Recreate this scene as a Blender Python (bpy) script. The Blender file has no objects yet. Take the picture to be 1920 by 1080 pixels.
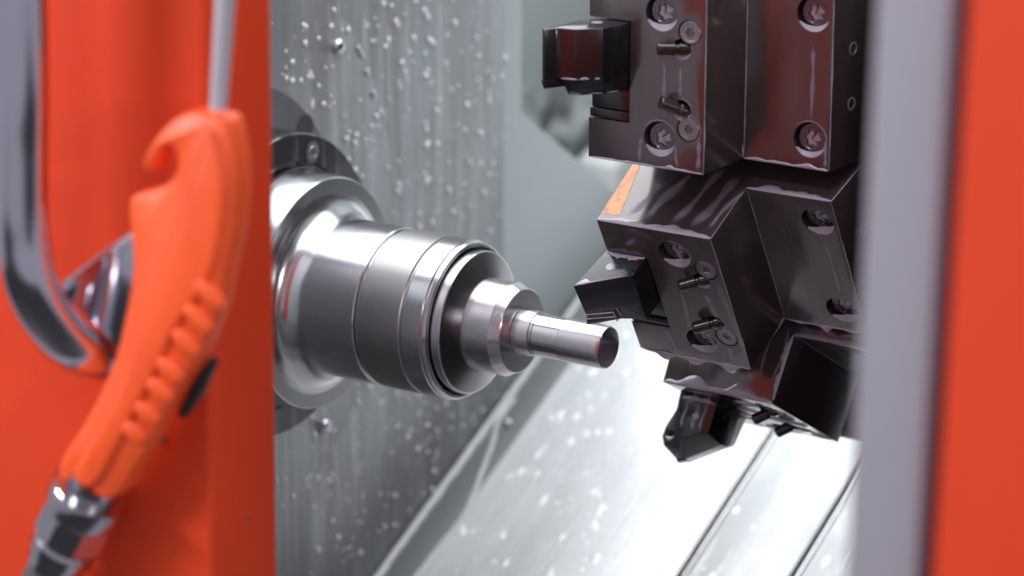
import bpy, bmesh, math, random
from mathutils import Vector, Matrix
random.seed(7)
PI = math.pi
S = bpy.context.scene
COL = S.collection
K = 0.001            # all lengths below are written in millimetres

# ---------------------------------------------------------------- camera
# machine axes: X = spindle axis (towards the tail end), Y = away from the operator, Z = up; origin = end of the turned part
TH, PT = math.radians(31.899), math.radians(17.283)
cr = Vector((math.cos(TH), math.sin(TH), 0))
fh = Vector((-math.sin(TH), math.cos(TH), 0))
cf = fh * math.cos(PT) - Vector((0, 0, 1)) * math.sin(PT)
cu = Vector((0, 0, 1)) * math.cos(PT) + fh * math.sin(PT)
camd = bpy.data.cameras.new('camera')
cam = bpy.data.objects.new('camera', camd)
COL.objects.link(cam)
M = Matrix((cr, cu, -cf)).transposed().to_4x4()
M.translation = Vector((823.04, -1423.08, 545.64)) * K
cam.matrix_world = M
camd.sensor_width = 36
camd.lens = 5900 / 1920 * 36
camd.clip_start, camd.clip_end = 0.05, 50
camd.dof.use_dof = True
camd.dof.focus_distance = 1.695
camd.dof.aperture_fstop = 5.5
S.camera = cam

# ---------------------------------------------------------------- light
W = bpy.data.worlds.new('World')
S.world = W
W.use_nodes = True
W.node_tree.nodes['Background'].inputs[0].default_value = (0.80, 0.76, 0.90, 1)
W.node_tree.nodes['Background'].inputs[1].default_value = 0.47

def area(name, loc, target, sx, sy, power, col):
    d = bpy.data.lights.new(name, 'AREA')
    d.shape = 'RECTANGLE'
    d.size, d.size_y = sx, sy
    d.energy, d.color = power, col
    o = bpy.data.objects.new(name, d)
    COL.objects.link(o)
    o.location = Vector(loc)
    o.rotation_euler = (Vector(target) - Vector(loc)).to_track_quat('-Z', 'Y').to_euler()
    return o
area('work_light', (-0.42, 0.27, 0.74), (-0.42, 0.27, -0.2), 1.7, 1.0, 20.5, (0.93, 0.98, 1.0))
for lx, ly, lz, pw in ((-1.4, -1.6, 0.8, 34), (0.1, -1.7, 2.0, 12), (2.3, -1.0, 0.6, 29)):
    area('workshop_light', (lx, ly, lz), (0.1, -0.3, 0.1), 0.9, 0.16, pw, (1.0, 0.96, 0.97))

S.view_settings.view_transform = 'Standard'
S.view_settings.look = 'None'
S.view_settings.exposure = 0
S.view_settings.gamma = 1

# ---------------------------------------------------------------- helpers
def mat(name, col=(.5, .5, .5), metal=0.0, rough=0.4, spec=0.5, coat=0.0, coat_rough=0.05, aniso=0.0):
    m = bpy.data.materials.new(name)
    m.use_nodes = True
    b = m.node_tree.nodes['Principled BSDF']
    b.inputs['Base Color'].default_value = (*col, 1)
    b.inputs['Metallic'].default_value = metal
    b.inputs['Roughness'].default_value = rough
    b.inputs['Specular IOR Level'].default_value = spec
    b.inputs['Coat Weight'].default_value = coat
    b.inputs['Coat Roughness'].default_value = coat_rough
    if aniso:
        b.inputs['Anisotropic'].default_value = aniso
    return m

def nd(m, t, **kw):
    n = m.node_tree.nodes.new(t)
    for k, v in kw.items():
        if k.startswith('i_'):
            n.inputs[k[2:].replace('_', ' ')].default_value = v
        else:
            setattr(n, k, v)
    return n

def lk(m, a, b):
    m.node_tree.links.new(a, b)

def P_(m):
    return m.node_tree.nodes['Principled BSDF']

def noise(m, scale=(1, 1, 1), s=5.0, det=3.0, rough=.55, coord='Object', dist=0.0):
    tc = nd(m, 'ShaderNodeTexCoord')
    mp = nd(m, 'ShaderNodeMapping')
    mp.inputs['Scale'].default_value = scale
    n = nd(m, 'ShaderNodeTexNoise')
    n.inputs['Scale'].default_value = s
    n.inputs['Detail'].default_value = det
    n.inputs['Roughness'].default_value = rough
    n.inputs['Distortion'].default_value = dist
    lk(m, tc.outputs[coord], mp.inputs[0])
    lk(m, mp.outputs[0], n.inputs[0])
    return n.outputs[0]

def ramp(m, fac, stops):
    r = nd(m, 'ShaderNodeValToRGB')
    e = r.color_ramp.elements
    while len(e) < len(stops):
        e.new(0.5)
    for el, (p, c) in zip(e, stops):
        el.position = p
        el.color = (*c, 1) if not isinstance(c, (int, float)) else (c, c, c, 1)
    lk(m, fac, r.inputs[0])
    return r.outputs[0]

def mixc(m, fac, a, b, mode='MIX'):
    n = nd(m, 'ShaderNodeMix', data_type='RGBA', blend_type=mode)
    if isinstance(fac, (int, float)):
        n.inputs[0].default_value = fac
    else:
        lk(m, fac, n.inputs[0])
    for s_, v in ((6, a), (7, b)):
        if isinstance(v, tuple):
            n.inputs[s_].default_value = (*v, 1)
        else:
            lk(m, v, n.inputs[s_])
    return n.outputs[2]

def bump(m, h, strength=.2, dist=.001):
    b = nd(m, 'ShaderNodeBump')
    b.inputs['Strength'].default_value = strength
    b.inputs['Distance'].default_value = dist
    lk(m, h, b.inputs['Height'])
    lk(m, b.outputs[0], P_(m).inputs['Normal'])
    return b

def link_obj(name, me, m=None, parent=None, smooth=None):
    o = bpy.data.objects.new(name, me)
    COL.objects.link(o)
    if m:
        if len(me.materials):
            me.materials.clear()
        me.materials.append(m)
    if parent:
        o.parent = parent
    if smooth is not None:
        me.polygons.foreach_set('use_smooth', [True] * len(me.polygons))
        if smooth < 179:
            me.set_sharp_from_angle(angle=math.radians(smooth))
    return o

def mesh(name, bm, m=None, parent=None, smooth=35):
    bmesh.ops.recalc_face_normals(bm, faces=bm.faces)
    me = bpy.data.meshes.new(name)
    bm.to_mesh(me)
    bm.free()
    return link_obj(name, me, m, parent, smooth)

def tag(o, label=None, cat=None, group=None, kind=None):
    for k, v in (('label', label), ('category', cat), ('group', group), ('kind', kind)):
        if v:
            o[k] = v
    return o

def empty(name, loc=(0, 0, 0), rx=0.0):
    o = bpy.data.objects.new(name, None)
    o.empty_display_size = .02
    COL.objects.link(o)
    o.location = Vector(loc)
    o.rotation_euler = (rx, 0, 0)
    return o

def lathe_x(bm, prof, seg=128, cap0=False, cap1=False):
    """prof: (x, r) in mm, turned about the X axis"""
    rings = []
    for x, r in prof:
        if r < 1e-6:
            rings.append([bm.verts.new((x * K, 0, 0))])
        else:
            rings.append([bm.verts.new((x * K, r * K * math.cos(2 * PI * i / seg), r * K * math.sin(2 * PI * i / seg))) for i in range(seg)])
    for a, b in zip(rings, rings[1:]):
        for i in range(seg):
            j = (i + 1) % seg
            if len(a) == 1 and len(b) == 1:
                continue
            if len(a) == 1:
                bm.faces.new((a[0], b[i], b[j]))
            elif len(b) == 1:
                bm.faces.new((a[i], b[0], a[j]))
            else:
                bm.faces.new((a[i], b[i], b[j], a[j]))
    if cap0:
        bm.faces.new(rings[0])
    if cap1:
        bm.faces.new(rings[-1])
    return bm

def prism(bm, poly, ext, f):
    """poly: list of 2D points; ext: (lo, hi); f(a, b, e) -> 3D mm"""
    lo = [bm.verts.new(Vector(f(a, b, ext[0])) * K) for a, b in poly]
    hi = [bm.verts.new(Vector(f(a, b, ext[1])) * K) for a, b in poly]
    bm.faces.new(lo)
    bm.faces.new(hi)
    for i in range(len(poly)):
        j = (i + 1) % len(poly)
        bm.faces.new((lo[i], lo[j], hi[j], hi[i]))
    return bm

def bev(bm, w, seg=2, edges=None, ang=20):
    if edges is None:
        bmesh.ops.recalc_face_normals(bm, faces=bm.faces)
        edges = [e for e in bm.edges if len(e.link_faces) == 2 and e.calc_face_angle(0) > math.radians(ang)]
    bmesh.ops.bevel(bm, geom=edges, offset=w * K, segments=seg, profile=.5, affect='EDGES', clamp_overlap=True)
    return bm

def box(bm, x0, x1, y0, y1, z0, z1, b=0):
    prism(bm, [(x0, y0), (x1, y0), (x1, y1), (x0, y1)], (z0, z1), lambda a, c, e: (a, c, e))
    if b:
        bev(bm, b)
    return bm

def boolean(o, cutter_bm):
    me = bpy.data.meshes.new('cutter')
    bmesh.ops.recalc_face_normals(cutter_bm, faces=cutter_bm.faces)
    cutter_bm.to_mesh(me)
    cutter_bm.free()
    c = bpy.data.objects.new('cutter', me)
    COL.objects.link(c)
    md = o.modifiers.new('b', 'BOOLEAN')
    md.operation, md.solver, md.object = 'DIFFERENCE', 'EXACT', c
    md.use_self = True
    c.matrix_world = o.matrix_world
    bpy.context.view_layer.update()
    dg = bpy.context.evaluated_depsgraph_get()
    new = bpy.data.meshes.new_from_object(o.evaluated_get(dg))
    o.modifiers.clear()
    old = o.data
    o.data = new
    new.name = old.name
    bpy.data.objects.remove(c)
    new.polygons.foreach_set('use_smooth', [True] * len(new.polygons))
    new.set_sharp_from_angle(angle=math.radians(30))
    return o

def cyl(bm, p, axis, r, h, seg=40, r2=None):
    """closed cylinder from p along axis (mm)"""
    ax = Vector(axis).normalized()
    u = ax.orthogonal().normalized()
    v = ax.cross(u)
    r2 = r if r2 is None else r2
    lo, hi = [], []
    for i in range(seg):
        d = u * math.cos(2 * PI * i / seg) + v * math.sin(2 * PI * i / seg)
        lo.append(bm.verts.new((Vector(p) + d * r) * K))
        hi.append(bm.verts.new((Vector(p) + ax * h + d * r2) * K))
    bm.faces.new(lo)
    bm.faces.new(hi)
    for i in range(seg):
        j = (i + 1) % seg
        bm.faces.new((lo[i], lo[j], hi[j], hi[i]))
    return bm

def ribbon(bm, pts, across, out, w0, w1, h, nk=6):
    """domed strip of liquid: centre points pts (mm), each with left/right widths w0[i], w1[i] and height h[i]"""
    across, out = Vector(across), Vector(out)
    lay = bm.verts.layers.float.get('fade') or bm.verts.layers.float.new('fade')
    rows = []
    N = len(pts)
    for i, p in enumerate(pts):
        row = []
        for k in range(nk + 1):
            t = k / nk
            q = Vector(p) + across * (-w0[i] + (w0[i] + w1[i]) * t) + out * (h[i] * math.sin(PI * t) ** .7 + .02)
            vv = bm.verts.new(q * K)
            vv[lay] = math.sin(PI * t) * min(1, i / max(1, N * .18)) * min(1, (N - 1 - i) / max(1, N * .18))
            row.append(vv)
        rows.append(row)
    for a, b in zip(rows, rows[1:]):
        for k in range(nk):
            bm.faces.new((a[k], a[k + 1], b[k + 1], b[k]))
    for row in (rows[0], rows[-1]):
        if len(row) > 2:
            bm.faces.new(row)
    return bm

def dome(bm, p, n, r, h, seg=12, stretch=None):
    n = Vector(n).normalized()
    u = n.orthogonal().normalized() if stretch is None else Vector(stretch[0]).normalized()
    v = n.cross(u)
    su = 1 if stretch is None else stretch[1]
    rings = []
    for a in (0, .35, .7, 1.05, 1.4):
        rr, hh = r * math.cos(a), h * math.sin(a)
        rings.append([bm.verts.new((Vector(p) + u * su * rr * math.cos(2 * PI * i / seg) + v * rr * math.sin(2 * PI * i / seg) + n * hh) * K) for i in range(seg)])
    for a, b in zip(rings, rings[1:]):
        for i in range(seg):
            j = (i + 1) % seg
            bm.faces.new((a[i], a[j], b[j], b[i]))
    bm.faces.new(rings[-1])
    return bm

def tube(bm, pts, radii, seg=20, flat=1.0, up=(0, -1, 0)):
    """tube along pts (mm), elliptical: radius across, flat*radius along up"""
    P = [Vector(p) for p in pts]
    rings = []
    for i, p in enumerate(P):
        d = (P[min(i + 1, len(P) - 1)] - P[max(i - 1, 0)]).normalized()
        u = Vector(up) - d * d.dot(Vector(up))
        u.normalize()
        v = d.cross(u)
        r = radii[i] if isinstance(radii, (list, tuple)) else radii
        rings.append([bm.verts.new((p + v * r * math.cos(2 * PI * k / seg) + u * r * flat * math.sin(2 * PI * k / seg)) * K) for k in range(seg)])
    for a, b in zip(rings, rings[1:]):
        for k in range(seg):
            j = (k + 1) % seg
            bm.faces.new((a[k], a[j], b[j], b[k]))
    bm.faces.new(rings[0])
    bm.faces.new(rings[-1])
    return bm

def smooth_path(pts, n=6, closed=False):
    P = [Vector(p) for p in pts]
    out = []
    N = len(P)
    for i in range(N if closed else N - 1):
        g = (lambda k: P[k % N]) if closed else (lambda k: P[min(max(k, 0), N - 1)])
        p0, p1, p2, p3 = g(i - 1), g(i), g(i + 1), g(i + 2)
        for k in range(n):
            t = k / n
            out.append(.5 * ((2 * p1) + (p2 - p0) * t + (2 * p0 - 5 * p1 + 4 * p2 - p3) * t * t + (3 * p1 - p0 - 3 * p2 + p3) * t ** 3))
    if not closed:
        out.append(P[-1])
    return out

# ---------------------------------------------------------------- materials
def turned_steel(name, col, r0, r1, ring_scale, bstr=.12, aniso=.5):
    m = mat(name, col, 1.0, r0, aniso=aniso)
    p = P_(m)
    tg = nd(m, 'ShaderNodeTangent', direction_type='RADIAL', axis='X')
    lk(m, tg.outputs[0], p.inputs['Tangent'])
    n1 = noise(m, (ring_scale, .0, .0), 1.0, 4, .7)
    n2 = noise(m, (25, 25, 25), 1.0, 4, .6)
    rr = nd(m, 'ShaderNodeMapRange')
    lk(m, n2, rr.inputs[0])
    rr.inputs[1].default_value, rr.inputs[2].default_value = .3, .7
    rr.inputs[3].default_value, rr.inputs[4].default_value = r0, r1
    lk(m, rr.outputs[0], p.inputs['Roughness'])
    c = mixc(m, ramp(m, n1, [(.35, 0.), (.7, 1.)]), tuple(v * .82 for v in col), col)
    lk(m, c, p.inputs['Base Color'])
    bump(m, n1, bstr, .0002)
    return m

M_body = turned_steel('ground_steel', (.60, .61, .63), .16, .24, 900, .1, .2)
M_band = turned_steel('matte_steel_band', (.40, .39, .39), .32, .40, 1500, .2, .2)
M_part = turned_steel('fresh_turned_steel', (.66, .64, .66), .17, .24, 2600, .22, .3)
M_pol = turned_steel('polished_steel', (.70, .68, .67), .07, .12, 1500, .05, .3)
M_dimface = turned_steel('dimmed_face_steel', (.36, .355, .36), .2, .28, 1200, .1, .2)  # darker copy of the steel: dim reflections on faces put into the colour
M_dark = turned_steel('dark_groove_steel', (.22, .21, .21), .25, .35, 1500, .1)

M_oxide = mat('black_oxide_steel', (.05, .042, .04), .55, .22, .5, .8, .12)
def oxide_nodes(m, base, lite, r0, r1):
    p = P_(m)
    n1 = noise(m, (40, 14, 14), 1.0, 5, .6)
    n2 = noise(m, (90, 30, 12), 1.0, 3, .5, dist=.6)
    c = mixc(m, ramp(m, n1, [(.35, 0.), (.75, 1.)]), base, lite)
    lk(m, c, p.inputs['Base Color'])
    rr = nd(m, 'ShaderNodeMapRange')
    lk(m, n2, rr.inputs[0])
    rr.inputs[1].default_value, rr.inputs[2].default_value = .3, .7
    rr.inputs[3].default_value, rr.inputs[4].default_value = r0, r1
    lk(m, rr.outputs[0], p.inputs['Roughness'])
    fine = noise(m, (700, 700, 700), 1.0, 2, .5)
    bump(m, fine, .06, .0002)
oxide_nodes(M_oxide, (.098, .082, .086), (.135, .112, .113), .15, .28)
M_tool = mat('tool_holder_steel', (.05, .055, .058), .5, .2, .6, .4, .08)
oxide_nodes(M_tool, (.020, .021, .025), (.036, .038, .042), .12, .26)
M_bolt = mat('bolt_steel', (.13, .13, .15), .7, .26, .5, .4, .08)
M_sock = mat('bolt_socket', (.4, .38, .48), 0, .15, .5, .6)
lk(M_sock, ramp(M_sock, noise(M_sock, (160, 160, 160), 1, 2, .5, 'Object', 1.0), [(.38, (.06, .06, .07)), (.52, (.40, .38, .48))]), P_(M_sock).inputs['Base Color'])
M_disc = mat('plug_steel', (.26, .25, .28), .85, .28, .5, .4)
M_nozzle = mat('nozzle_black', (.02, .017, .016), .3, .25, .6, .6)
M_noz_br = mat('nozzle_brown', (.05, .028, .022), .3, .3, .6, .5)
M_carb = mat('carbide_insert', (.04, .035, .05), .6, .2, .6, .5)
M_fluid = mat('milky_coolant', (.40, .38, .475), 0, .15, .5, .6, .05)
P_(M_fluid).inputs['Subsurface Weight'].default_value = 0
M_film = mat('coolant_film', (.40, .38, .50), 0, .2, .5, .4, .06)
_at = nd(M_film, 'ShaderNodeAttribute', attribute_name='fade')
_mr = nd(M_film, 'ShaderNodeMapRange', interpolation_type='SMOOTHSTEP')
lk(M_film, _at.outputs['Fac'], _mr.inputs[0])
_mr.inputs[2].default_value, _mr.inputs[4].default_value = .95, .5
lk(M_film, _mr.outputs[0], P_(M_film).inputs['Alpha'])
M_run = mat('clear_run', (.86, .88, .90), 0, .15, .5, .5, .05)
_at = nd(M_run, 'ShaderNodeAttribute', attribute_name='fade')
_mr = nd(M_run, 'ShaderNodeMapRange', interpolation_type='SMOOTHSTEP')
lk(M_run, _at.outputs['Fac'], _mr.inputs[0])
_mr.inputs[2].default_value, _mr.inputs[4].default_value = 1.0, .38
lk(M_run, _mr.outputs[0], P_(M_run).inputs['Alpha'])
M_bedrun = M_run.copy()
P_(M_bedrun).inputs['Base Color'].default_value = (.98, .98, .98, 1)
P_(M_bedrun).inputs['Coat Weight'].default_value = 0
P_(M_bedrun).inputs['Roughness'].default_value = .35
P_(M_bedrun).inputs['Metallic'].default_value = .45
M_reflect = mat('painted_reflection', (.45, .2, .09), .55, .3, .5, .4)  # orange reflection put into the colour, with brown mottling
lk(M_reflect, mixc(M_reflect, ramp(M_reflect, noise(M_reflect, (150, 150, 150), 1, 4, .6, dist=.6), [(.45, 0.), (.7, 1.)]), (.40, .165, .065), (.20, .10, .06)), P_(M_reflect).inputs['Base Color'])

M_wall = mat('wet_wall', (.4, .41, .42), .35, .3, .5)
def wall_nodes(m):
    p = P_(m)
    st = noise(m, (1, 130, 5), 1.0, 5, .6)
    big = noise(m, (1, 22, 3), 1.0, 3, .5)
    blot = noise(m, (1, 9, 9), 1.0, 3, .5)
    c1 = mixc(m, ramp(m, st, [(.42, 0.), (.68, 1.)]), (.185, .185, .185), (.31, .33, .345))
    c2 = mixc(m, ramp(m, big, [(.38, 0.), (.66, 1.)]), c1, (.225, .245, .262))
    c3 = mixc(m, ramp(m, blot, [(.35, .45), (.6, 0.)]), c2, (.15, .145, .137))
    lk(m, c3, p.inputs['Base Color'])
    lk(m, ramp(m, st, [(.3, .42), (.7, .24)]), p.inputs['Roughness'])
    bump(m, st, .25, .0006)
wall_nodes(M_wall)
M_wall2 = mat('grey_wall', (.40, .445, .455), .1, .42, .5)
M_liner = mat('unseen_liner_grey', (.62, .60, .64), 0, .5)
M_recess = mat('recess_panel', (.4, .42, .4), .2, .4)
def recess_nodes(m):
    n = noise(m, (1, 22, 22), 1.0, 5, .6, dist=.8)
    tc = nd(m, 'ShaderNodeTexCoord')
    sp = nd(m, 'ShaderNodeSeparateXYZ')
    lk(m, tc.outputs['Object'], sp.inputs[0])
    mr = nd(m, 'ShaderNodeMapRange')
    lk(m, sp.outputs[2], mr.inputs[0])
    mr.inputs[1].default_value, mr.inputs[2].default_value = -.025, -.065
    big = noise(m, (1, 9, 9), 1.0, 2, .5)
    c = mixc(m, ramp(m, n, [(.4, 0.), (.62, 1.)]), (.09, .10, .10), (.85, .9, .88))
    c = mixc(m, mr.outputs[0], (.50, .55, .52), c)
    lk(m, c, P_(m).inputs['Base Color'])
recess_nodes(M_recess)
M_strip = mat('bed_gap_strip', (.22, .235, .235), .2, .4)
M_cover = mat('way_cover_steel', (.78, .80, .81), .15, .38)
def cover_nodes(m):
    p = P_(m)
    st = noise(m, (75, 5, 5), 1.0, 5, .6)
    bl = noise(m, (14, 9, 9), 1.0, 3, .5, dist=.5)
    c = mixc(m, ramp(m, st, [(.38, 0.), (.62, 1.)]), (.80, .83, .84), (.89, .91, .92))
    c = mixc(m, ramp(m, bl, [(.3, .5), (.5, 0.)]), c, (.55, .58, .58))
    lk(m, c, p.inputs['Base Color'])
    lk(m, ramp(m, bl, [(.35, .4), (.65, .26)]), p.inputs['Roughness'])
    bump(m, st, .1, .0006)
cover_nodes(M_cover)
M_black = mat('dark_rubber', (.02, .02, .022), 0, .45)
M_seal = mat('door_rubber', (.07, .058, .075), 0, .5)
M_chip = mat('chip_tray', (.035, .035, .038), .2, .5)
M_apron = mat('apron_steel', (.40, .38, .41), .1, .45)
M_lip = mat('seal_lip', (.75, .76, .77), .7, .2)
M_caulk = mat('white_sealant', (.72, .75, .74), 0, .35)
M_drop = mat('milky_drop', (.97, .98, .99), .4, .3, .5)
M_water = mat('clear_droplet', (.84, .86, .88), .05, .1, .8, 1.0, .02)
M_red = mat('red_paint', (.62, .05, .018), 0, .55, .2)
_rn = noise(M_red, (9, 9, 4), 1.0, 4, .55)
lk(M_red, mixc(M_red, ramp(M_red, _rn, [(.35, 0.), (.7, 1.)]), (.73, .060, .019), (.80, .069, .021)), P_(M_red).inputs['Base Color'])
M_orange = mat('orange_plastic', (.92, .115, .026), 0, .45, .4)
_on = noise(M_orange, (30, 30, 12), 1.0, 5, .6)
lk(M_orange, mixc(M_orange, ramp(M_orange, _on, [(.4, 0.), (.7, 1.)]), (.98, .122, .028), (.84, .092, .021)), P_(M_orange).inputs['Base Color'])
M_chrome = mat('chrome', (.62, .62, .68), 1.0, .12)
M_nickel = mat('dark_nickel', (.50, .50, .54), 1.0, .16)
M_alu = mat('aluminium_tube', (.74, .74, .80), .6, .3)
M_grey = mat('grey_door_profile', (.355, .345, .40), .1, .45)
M_hose = mat('hose_rubber', (.10, .10, .11), .1, .4)
M_plate = mat('headstock_plate', (.13, .13, .135), .5, .32)
wall_like = noise(M_plate, (1, 40, 8), 1.0, 4, .6)
lk(M_plate, mixc(M_plate, wall_like, (.09, .09, .095), (.19, .19, .195)), P_(M_plate).inputs['Base Color'])
M_ring = mat('black_wet_ring', (.028, .029, .036), .4, .2, .6, .5)
_s = noise(M_ring, (1, 120, 12), 1.0, 4, .6)
lk(M_ring, mixc(M_ring, ramp(M_ring, _s, [(.5, 0.), (.75, 1.)]), (.022, .023, .03), (.12, .13, .15)), P_(M_ring).inputs['Base Color'])

# ---------------------------------------------------------------- the machine interior (setting)
XW = -270.0
BD = Vector((0, math.cos(math.radians(25.1756)), math.sin(math.radians(25.1756))))     # up the slant
BN = Vector((0, -BD.z, BD.y))                                                            # off the slant
B0 = Vector((0, 154.1, -248.7))
def bed(x, a, h=0.0):
    return Vector((x, 0, 0)) + B0 + BD * a + BN * h

bm = bmesh.new()
box(bm, XW - 12, XW, -330, 322.8, -560, 192, 1.0)
spindle_wall = tag(mesh('spindle_wall', bm, M_wall), kind='structure')
bm = bmesh.new()
prism(bm, [(323.4, -560), (323.4, 192), (350, 192), (350, 23), (463, -54), (720, -235), (1000, -420), (1000, -560)], (XW - 14, XW - 3), lambda a, b, e: (e, a, b))
tag(mesh('back_wall', bm, M_wall2), kind='structure')
bm = bmesh.new()
box(bm, -452, -440, 260, 1100, -500, 240)
tag(mesh('recess_wall', bm, M_recess), kind='structure')
bm = bmesh.new()
prism(bm, [(700, -112), (735, -104), (770, -118), (800, -112), (870, -118), (870, -240), (700, -240)], (-439, -400), lambda a, b, e: (e, a, b))
bev(bm, 6, 3)
tag(mesh('recess_ledge', bm, M_caulk), kind='structure')
bm = bmesh.new()
box(bm, -460, 620, 1000, 1012, -500, 700)
tag(mesh('rear_wall', bm, M_wall2), kind='structure')
bm = bmesh.new()
box(bm, 560, 572, -250, 1000, -560, 700)
tag(mesh('side_wall', bm, M_chip), kind='structure')
bm = bmesh.new()
box(bm, -290, 572, -330, 160, -575, -562)
tag(mesh('chip_tray', bm, M_apron), kind='structure')
bm = bmesh.new()
box(bm, -290, 572, -330, -322, -560, -130)
tag(mesh('front_apron', bm, M_apron), kind='structure')

bm = bmesh.new()
box(bm, -3000, 3500, -4000, -700, -1060, -1050)
tag(mesh('unseen_floor', bm, M_chip), kind='structure')  # out of view, added to darken reflections from below

# slanted bed: dark base, the narrow grey strip beside the headstock, then sliding cover plates
def slab(x0, x1, a0, a1, h0, h1, m, name, parent, b=.8):
    b_ = bmesh.new()
    prism(b_, [(x0, a0), (x1, a0), (x1, a1), (x0, a1)], (h0, h1), lambda x, a, h: bed(x, a, h))
    if b:
        bev(b_, b)
    return mesh(name, b_, m, parent)
machine_bed = tag(slab(-269.5, 560, -260, 900, -40, -9, M_black, 'machine_bed', None, 0), kind='structure')
slab(-269.3, -238.5, -260, 900, -9.2, -5, M_strip, 'gap_strip', machine_bed)
for x0, x1 in ((-237.5, -69.2), (-62.6, 1.6), (8.2, 76), (82.6, 240), (246, 556)):
    p = slab(x0, x1, -255, 895, -9.1, 0, M_cover, 'way_cover_plate', machine_bed, 1.2)
for x in (-64.2, 6.6, 81.2, 244.6):
    b_ = bmesh.new()
    pts = [bed(x, a, -1.2) for a in range(-255, 900, 25)]
    tube(b_, pts, 1.7, 10, 1, BN)
    mesh('seal_lip', b_, M_lip, machine_bed)
hidden_carriage = slab(96, 430, -200, 800, .5, 62, M_chip, 'unseen_carriage', machine_bed, 3)  # hidden dark slab, added so faces towards the tail end reflect dark
# bright sealant line between wall and bed, and the wavy bead on the grey strip
b_ = bmesh.new()
pts, w0, w1, hh = [], [], [], []
for i in range(120):
    a = -40 + i * 5
    pts.append(bed(-266.5, a, -4.9))
    w0.append(3.2); w1.append(2.2 + random.uniform(-.5, .8)); hh.append(2.6 + random.uniform(-.3, .3))
ribbon(b_, pts, (1, 0, 0), BN, w0, w1, hh)
mesh('sealant_line', b_, M_caulk, machine_bed)
b_ = bmesh.new()
ctrl = [bed(-262, 185, -4.9), bed(-262, 162, -4.9), bed(-254, 138, -4.9), bed(-248.5, 116, -4.9), bed(-243, 95, -4.9), bed(-239, 72, -4.9), bed(-240, 45, -4.9), bed(-241, 18, -4.9), bed(-243, -20, -4.9)]
pts = smooth_path(ctrl, 10)
n_ = len(pts)
ribbon(b_, pts, (1, 0, 0), BN, [1.3 + .7 * random.random() for _ in range(n_)], [1.3 + .9 * random.random() for _ in range(n_)], [1.5] * n_)
mesh('sealant_bead', b_, M_caulk, machine_bed)
b_ = bmesh.new()
cyl(b_, bed(-253.6, 161, -5), BN, 3.4, 1.2, 24)
dome(b_, bed(-253.6, 161, -3.8), BN, 3.3, 2.6, 20)
mesh('cover_screw', b_, M_chrome, machine_bed)

# raised round headstock cover on the wall, with screws
b_ = bmesh.new()
poly = []
for i in range(41):
    t = math.radians(-52 + i * 3.6)
    poly.append((184 * math.cos(t), 184 * math.sin(t)))
poly += [(-120, 184), (-200, 120), (-200, -230), (86, -230), (84, -160)]
prism(b_, poly, (XW + .3, XW + 3.2), lambda a, b, e: (e, a, b))
bev(b_, .6)
mesh('cover_plate', b_, M_wall, spindle_wall)
for y, z in ((125.1, 113.3), (103.3, -128.0)):
    b_ = bmesh.new()
    cyl(b_, (XW + 3.1, y, z), (1, 0, 0), 5.0, 1.2, 28)
    dome(b_, (XW + 4.3, y, z), (1, 0, 0), 4.8, 3.4, 24)
    mesh('dome_screw', b_, M_chrome, spindle_wall)

# droplets on the wall and on the covers (nobody could count them)
b_ = bmesh.new()
for i in range(720):
    y, z = random.uniform(45, 335), random.uniform(-230, 140)
    if y * y + z * z < 125 ** 2 or (y > 322 and y < 325):
        continue
    r = random.choice((.6, .8, .9, 1.1, 1.4, 1.8))
    on_plate = y * y + z * z < 183 ** 2
    x = XW + (3.2 if on_plate else 0) if y < 322 else XW - 3
    dome(b_, (x, y, z), (1, 0, 0), r, r * .8, 10, ((0, 0, 1), random.uniform(1, 1.5)))
for (y0, z0, y1, z1) in ((147, 109, 152, 101), (156, 92, 158, 88), (163, 77, 165, 72)):
    tube(b_, [(XW + 3.4, y0, z0), (XW + 3.4, y1, z1)], 1.1, 8)
tag(mesh('coolant_droplets', b_, M_water, None, 60), 'clear coolant droplets clinging to the streaked grey wall', 'droplets', kind='stuff')
b_ = bmesh.new()
for i in range(480):
    x, a = random.uniform(-232, 60), random.uniform(-20, 330)
    if min(abs(x - s_) for s_ in (-66, 5)) < 6:
        continue
    r = random.choice((.7, 1.0, 1.3, 1.7, 2.2))
    dome(b_, bed(x, a, 0), BN, r, r * .15, 10, (BD, random.uniform(1, 2.6)))
tag(mesh('splash_drops', b_, M_drop, None, 60), 'coolant drops scattered over the bright sloping bed covers', 'droplets', kind='stuff')

b_ = bmesh.new()
for i in range(110):
    y, z, ln = random.uniform(50, 318), random.uniform(-190, 150), random.choice((14, 22, 35, 55, 80))
    if any(y * y + zz * zz < 124 ** 2 for zz in (z, z - ln / 2, z - ln)):
        continue
    x = XW + (3.25 if y * y + z * z < 183 ** 2 else .05)
    w = random.uniform(.35, 1.3)
    ph = random.random() * 6
    pts = [(x, y + .5 * math.sin(k * .4 + ph), z - ln * k / 14) for k in range(15)]
    ribbon(b_, pts, (0, 1, 0), (1, 0, 0), [w] * 15, [w] * 15, [.2] * 15, 5)
tag(mesh('coolant_runs', b_, M_run, None, 80), 'thin pale coolant runs trickling down the grey wall', 'coolant runs', kind='stuff')
b_ = bmesh.new()
for i in range(120):
    x, a, ln = random.uniform(-234, 70), random.uniform(20, 420), random.choice((30, 50, 80, 120))
    if min(abs(x - s_) for s_ in (-66, 5)) < 7:
        continue
    w = random.uniform(.5, 2.2)
    pts = [bed(x + .6 * math.sin(k * .3 + x), a - ln * k / 16, .02) for k in range(17)]
    ribbon(b_, pts, (1, 0, 0), BN, [w] * 17, [w] * 17, [.03] * 17, 5)
tag(mesh('bed_runs', b_, M_bedrun, None, 80), 'pale coolant runs streaming down the sloping bed covers', 'coolant runs', kind='stuff')

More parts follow.
